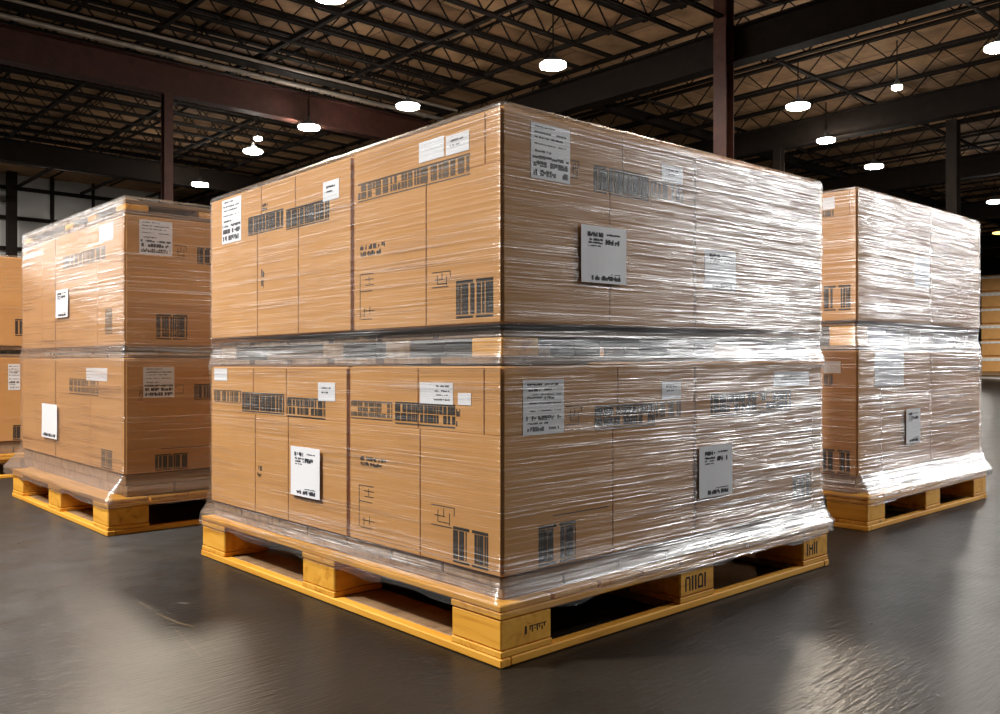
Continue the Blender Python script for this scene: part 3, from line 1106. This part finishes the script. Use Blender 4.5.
# ================================================================== THE STACK CUT BY THE FRAME
cx0, cy0, clx, cly = -1.32, 4.74, 1.66, 1.66
CZ = (.235, .775, .850, 1.425)
palC = pallet(cx0, cy0, clx, cly, 'yellow wooden pallet of the stack cut off by the picture edge')
skirt(cx0 + ae + .006, cy0 + ae + .006, cx0 + clx - ae, cy0 + cly - ae, .1545, CZ[0] - .002, palC)
riser(cx0 + ae + .02, cy0 + ae + .02, cx0 + clx - ae - .02, cy0 + cly - ae - .02, CZ[1] + .004, CZ[2] - .006, 'spacer pallet between the layers of the stack cut off by the picture edge')
fcy, fcx = Face('Y', cy0 + ae), Face('X', cx0 + ae)
stC = []
GC = 'cartons of the stack cut off by the picture edge'
for lab, z0, z1, zl in (('brown carton on the upper layer of the stack cut off by the picture edge', CZ[2], CZ[3], 1.2), ('white-labelled lower carton of the stack cut off by the picture edge', CZ[0], CZ[1], .6)):
    mk(lab, (cx0 + ae, cy0 + ae, z0), (cx0 + clx - ae, cy0 + cly - ae, z1), {'Y': (fcy, [], [], zl), 'X': (fcx, [], [], zl)}, stC, GC)
prof_c = [(.124, .0345), (.156, .0365), (.170, .034), (.21, .020), (.29, .012), (.60, .010), (.78, .014), (.82, .006), (.86, .007), (1.40, .006), (1.46, .005)]
fc = film(cx0 + ae, cy0 + ae, cx0 + clx - ae, cy0 + cly - ae, prof_c, CZ[3] + .001, 'clear stretch film around the stack cut off by the picture edge', 4, None, .04, .009)
place(stC, fcy, [
    ('code', (15, 319, 336, 24, 319, 336), dict(n=5, skip=())),
    ('label', (8, 364, 390, 20, 364, 390), dict(lines=FORM)),
    ('code', (13, 425, 440, 21, 425, 440), dict(n=5, skip=())),
], None)

# ================================================================== FAR PILE AT THE END OF THE AISLE
D = 48.0
base = CAM + D * (FW + (1003 - 500) / FOC * RT)
for k in range(6):
    z0 = .16 + k * .88
    root = thing('wrapped_bale', (base[0], base[1], z0),
                 ['brown bale standing on the floor at the bottom of the far tall pile', 'second bale from the floor in the far tall pile', 'third bale from the floor in the far tall pile',
                  'third bale from the top of the far tall pile', 'second bale from the top of the far tall pile', 'topmost brown bale of the far tall pile'][k], 'bale', 'bales of the far tall pile')
    MB().box((base[0] - .85, base[1] - .85, z0), (base[0] + .85, base[1] + .85, z0 + .86), .06).build('bale_body', M['card'], root)
    for zz, hh in ((.66, .14),) if k % 2 else ((.60, .20),):
        MB().box((base[0] - .87, base[1] - .87, z0 + zz), (base[0] + .87, base[1] + .87, z0 + zz + hh), .03).build('wrap_band', M['wfilm'], root)
pf = thing('low_pallet', (base[0], base[1], 0), 'dark pallet under the far tall pile of brown bales', 'pallet')
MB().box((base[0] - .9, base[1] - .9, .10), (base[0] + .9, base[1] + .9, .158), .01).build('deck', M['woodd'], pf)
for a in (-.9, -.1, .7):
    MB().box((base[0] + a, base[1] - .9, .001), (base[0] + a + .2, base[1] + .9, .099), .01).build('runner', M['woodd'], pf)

# ================================================================== BUILDING
X0, X1, Y0, Y1, HC = -16.0, 66.0, -16.0, 52.0, 7.15
struct(MB().box((X0, Y0, -.2), (X1, Y1, 0)).build('floor', M['floor']))
struct(MB().box((X0, Y0, HC), (X1, Y1, HC + .2)).build('ceiling', M['deck']))
struct(MB().box((X1, Y0, 0), (X1 + .2, Y1, HC)).build('wall_right', M['wdark']))
struct(MB().box((X0 - .2, Y0, 0), (X0, Y1, HC)).build('wall_front', M['wdark']))
struct(MB().box((X0, Y0 - .2, 0), (X1, Y0, HC)).build('wall_near', M['wdark']))
struct(MB().box((X0, Y1, 0), (X1, Y1 + .2, HC)).build('wall_far', M['wdark']))
WY, WX = 32.0, 11.6
struct(MB().box((X0, WY, 0), (WX, WY + .2, HC)).build('wall_left', M['wall']))
struct(MB().box((WX, WY, 0), (WX + .2, Y1, HC)).build('wall_return', M['wdark']))
k = 0
for z in (1.4, 2.45, 3.5, 4.55, 5.6, 6.62):
    MBg = MB().box((X0, WY - .12, z), (WX, WY - .002, z + .12))
    k += 1
    struct(MBg.build('trim_%d' % k, M['steel']), 'dark horizontal wall rail')
for x in (-7.0, -1.4, 1.6, 4.6, 7.77, 9.15):
    wpost = .05 if x == 9.15 else .09
    k += 1
    struct(MB().box((x, WY - .3, 0), (x + wpost, WY - .125, HC)).build('trim_%d' % k, M['steel']), 'dark wall post')
k += 1
struct(MB().box((6.33, WY - .55, 0), (6.63, WY - .31, HC)).build('trim_%d' % k, M['steel']), 'wide dark wall post')


def ibeam(axis, a, b, c, z0, z1, w=.28, t=.03):
    mb = MB()

    def bx(u0, v0, zz0, u1, v1, zz1):
        if axis == 'X':
            mb.box((u0, v0, zz0), (u1, v1, zz1))
        else:
            mb.box((v0, u0, zz0), (v1, u1, zz1))
    bx(a, c - w / 2, z0, b, c + w / 2, z0 + t)
    bx(a, c - w / 2, z1 - t, b, c + w / 2, z1)
    bx(a, c - .014, z0 + t, b, c + .014, z1 - t)
    return mb


def column(x, y, w, mat, label, ax='X', top=5.9):
    mb = MB()
    t = .02
    if ax == 'X':
        mb.box((x - w / 2, y - w / 2, 0), (x - w / 2 + t, y + w / 2, top)).box((x + w / 2 - t, y - w / 2, 0), (x + w / 2, y + w / 2, top)).box((x - w / 2 + t, y - .008, 0), (x + w / 2 - t, y + .008, top))
    else:
        mb.box((x - w / 2, y - w / 2, 0), (x + w / 2, y - w / 2 + t, top)).box((x - w / 2, y + w / 2 - t, 0), (x + w / 2, y + w / 2, top)).box((x - .008, y - w / 2 + t, 0), (x + .008, y + w / 2 - t, top))
    mb.box((x - w * .8, y - w * .8, 0), (x + w * .8, y + w * .8, .03))
    return struct(mb.build('steel_column', mat), label)


GX = 11.9
BOT = HC - .52
# main girders
struct(ibeam('X', -14, GX - .2, 15.4, 5.9, 6.52, .26).build('roof_girder', M['red']), 'deep red-brown girder running over the stack with the wooden top frame')
struct(ibeam('X', -14, GX - .2, 24.0, 5.95, 6.52, .26).build('roof_girder', M['steel']), 'dark girder beyond the red-brown girder')
struct(ibeam('Y', -10, 48, GX, 5.9, 6.52, .30).build('roof_girder', M['steel']), 'dark girder above the tall column behind the central stack')
for gx in (18.1, 25.0, 33.0, 42.0, 52.0):
    struct(ibeam('Y', -10, 48, gx, 5.9, 6.5, .30).build('roof_girder', M['steel']), 'dark girder farther down the hall')
struct(ibeam('X', GX + .2, 64, 12.0, BOT - .02, BOT + .2, .2).build('roof_girder', M['steel']), 'dark cross beam under the joists')
column(5.31, 15.37, .17, M['red'], 'reddish-brown steel column under the deep girder', 'Y')
column(11.70, 7.09, .25, M['red'], 'tall dark red steel column behind the central stack', 'X', HC)
column(18.39, 5.82, .22, M['steel'], 'dark steel column beyond the heavily filmed stack')
column(17.9, 9.64, .2, M['steel'], 'short-looking dark column beyond the glare of the central stack')


def joist_mb(L, panel=.75):
    """open-web joist along local X, hanging from z=0 down"""
    mb = MB()
    dp = .50
    for y in (-.035, .035):
        mb.box((0, y - .025, -.055), (L, y + .025, 0)).box((0, y - .02, -dp), (L, y + .02, -dp + .045))
    n = int(L / panel)
    for i in range(n):
        a, m_, b = i * panel, (i + .5) * panel, (i + 1) * panel
        mb.bar((a, 0, -.04), (m_, 0, -dp + .02), .022).bar((m_, 0, -dp + .02), (b, 0, -.04), .022)
    return mb


jm = joist_mb(GX + 12.0).build('roof_joist', M['steel'])
struct(jm)
ys = [6.2 + .86 * i for i in range(30)]
ys = [y for y in ys if y < 28.4]
for i, y in enumerate(ys):
    o = jm if i == 0 else jm.copy()
    if i:
        COL.objects.link(o)
    o.location = (-12.2, y, HC - .002)
jn = joist_mb(40, .9).build('roof_joist', M['steel'])
struct(jn)
xs = [GX + .9 + 1.5 * i for i in range(34)]
for i, x in enumerate(xs):
    o = jn if i == 0 else jn.copy()
    if i:
        COL.objects.link(o)
    o.location = (x, -7, HC - .002)
    o.rotation_euler = (0, 0, math.pi / 2)
# bridging between joists
for x in [-3.3 + 2.0 * i for i in range(8)]:
    struct(MB().box((x - .04, 6.0, HC - .49), (x + .04, 31.6, HC - .41)).build('joist_bridging', M['steel']))
for x in [-2.3 + 2.0 * i for i in range(7)]:
    struct(MB().box((x - .02, 6.0, HC - .05), (x + .02, 31.6, HC - .004)).build('joist_bridging', M['steel']))
for y in (-2.0, 1.0, 4.0, 7.6, 11.0, 15.0, 19.0, 24.0):
    struct(MB().box((GX + .4, y - .03, HC - .49), (62, y + .03, HC - .43)).build('joist_bridging', M['steel']))
# pipes along the deep girder
for y, z, r, lab in ((14.75, 6.47, .045, 'pale sprinkler pipe along the near side of the deep girder'), (14.2, 6.56, .03, 'thin pale conduit above the deep girder')):
    mb = MB()
    n = 10
    vs = [(x, y + r * math.cos(2 * math.pi * i / n), z + r * math.sin(2 * math.pi * i / n)) for x in (-12, GX - .3) for i in range(n)]
    mb.add(vs, [(i, (i + 1) % n, n + (i + 1) % n, n + i) for i in range(n)] + [tuple(range(n)), tuple(range(2 * n - 1, n - 1, -1))])
    struct(mb.build('trim_%d' % (20 + int(z * 100) % 10), M['pipe']), lab)
struct(MB().box((-12, 14.3, BOT - .09), (GX - .3, 14.62, BOT - .005)).build('roof_girder', M['steel']), 'flat dark beam beside the deep girder')


# ================================================================== LAMP FIXTURES AND ADDED LIGHTS
def light(x, y, z, w, r=.5, col=(1, .975, .94)):
    """an added downward disc light without a fixture"""
    ld = bpy.data.lights.new('added_light', 'AREA')
    ld.shape = 'DISK'
    ld.size = r
    ld.energy = w
    ld.color = col
    o = bpy.data.objects.new('added_light', ld)
    COL.objects.link(o)
    o.location = (x, y, z)
    return o


ZLAMP = 5.75
LW = 170


def lamp(px, py, label, r=.225, w=1.0, z=ZLAMP, warm=False):
    Dp = FOC * (.75 - z) / (py - HOR)
    p = CAM + Dp * (FW + (px - 500) / FOC * RT)
    root = thing('high_bay_lamp', (p[0], p[1], z), label, 'ceiling lamp', 'lit high-bay lamps under the roof')
    c = (p[0], p[1], z)
    MB().lathe(c, [(r * .80, -.026), (r * .97, -.014), (r, 0.004), (r * .98, .03), (r * .9, .035)]).build('diffuser', M['lampw' if warm else 'lamp'], root, smooth=True)
    MB().lathe(c, [(r * .98, .036), (r * .98, .06), (r * .6, .075), (r * .45, .13), (r * .2, .15), (.012, .25)]).build('housing', M['house'], root, smooth=False)
    MB().lathe(c, [(.012, .251), (.012, BOT - z - .01)], 8).build('hanger_rod', M['steel'], root)
    return p


lamp(553, 66, 'bright lamp above the front corner of the central stack')
lamp(408, 107, 'lit lamp over the sloping top edge of the central stack, next to the girder')
lamp(309, 128, 'lit lamp under the end of the red-brown girder, third of the receding row')
lamp(253, 152, 'lit lamp, fourth of the row receding towards the grey wall')
lamp(200, 185, 'lit lamp lowest over the stack with the wooden top frame')
lamp(330, -3, 'lit lamp cut by the upper picture edge')
lamp(798, 107, 'lit lamp beside the tall column behind the central stack')
lamp(874, 167, 'lit lamp above the heavily filmed stack')
lamp(1000, 48, 'lit lamp cut by the picture edge high above the heavily filmed stack')
lamp(826, 141, 'small dim lamp between two bigger ones beyond the central stack', .20, .4)
lamp(995, 202, 'lit lamp low beyond the outer end of the heavily filmed stack')
lamp(897, 88, 'tiny round lamp high among the joists', .09, .15)
lamp(258, 139, 'small glowing disc added for a reflection just above the fourth lamp of the receding row', .09, .1, 6.0)  # stands in for a reflection, not a separate lamp
lamp(1001, 233, 'warm orange lamp far off above the tall pile', .30, 0, 5.75, True)

# added lights outside the frame, placed for carton light, film glare and floor streaks
WARM = (1, .86, .68)          # warm tint of the added overhead lights, chosen for the floor tone
WARM_AT = ((6.6, 2.4), (6.05, 2.6), (1.1, 6.9), (1.75, 6.6), (4.6, 4.8), (9.0, 4.8))
ADDED_LIGHTS = [(4.6, 4.8, .15), (9.0, 4.8, .4), (-3.6, 2.6, 4.8), (-3.9, 4.8, .9), (-6.0, -.6, .1), (3.0, -4.4, .22), (.2, -5.0, .06),
         (2.6, -.9, .2), (6.6, 2.4, 1.8), (6.05, 2.6, 1.5), (1.1, 6.9, 1.4), (1.75, 6.6, .5), (44.0, 10.0, 9.0)]  # last one added to brighten the far pile
ADDED_LIGHTS += [(x, -5.4, w) for x, w in ((11.6, 1.6), (13.2, 4.5), (14.8, 4.8), (16.6, 3.4), (18.8, 2.6), (21.2, 4.0), (24.2, 4.0))]          # unseen row added for the film glare on the -Y faces
ADDED_LIGHTS += [(-5.5, y, w) for y, w in ((11.0, 1.0), (14.6, 1.1), (18.5, 1.2), (22.0, 2.6), (25.0, 3.4), (28.0, 3.4))]  # unseen row added for film glare on the -X faces
light(1.0, 28.2, 6.9, LW * 6)  # added to brighten the top of the grey wall
light(7.0, 26.5, 6.98, LW * 2)
for x, y, w in ADDED_LIGHTS:
    light(x, y, ZLAMP - .25, LW * w, .5, WARM if (x, y) in WARM_AT else (.98, .99, 1) if y == -5.4 else (1, .975, .94))

# ================================================================== world and view
wd = bpy.data.worlds.new('world')
scene.world = wd
wd.use_nodes = True
bg = wd.node_tree.nodes.get('Background') or wd.node_tree.nodes.new('ShaderNodeBackground')
bg.inputs[0].default_value = (.02, .018, .016, 1)
bg.inputs[1].default_value = .5
scene.view_settings.view_transform = 'Standard'
scene.view_settings.look = 'None'
scene.view_settings.gamma = 1
scene.view_settings.exposure = 0.0
scene.view_settings.use_curve_mapping = False
scene.cycles.use_denoising = True
scene.cycles.transparent_max_bounces = 16
scene.cycles.max_bounces = 8
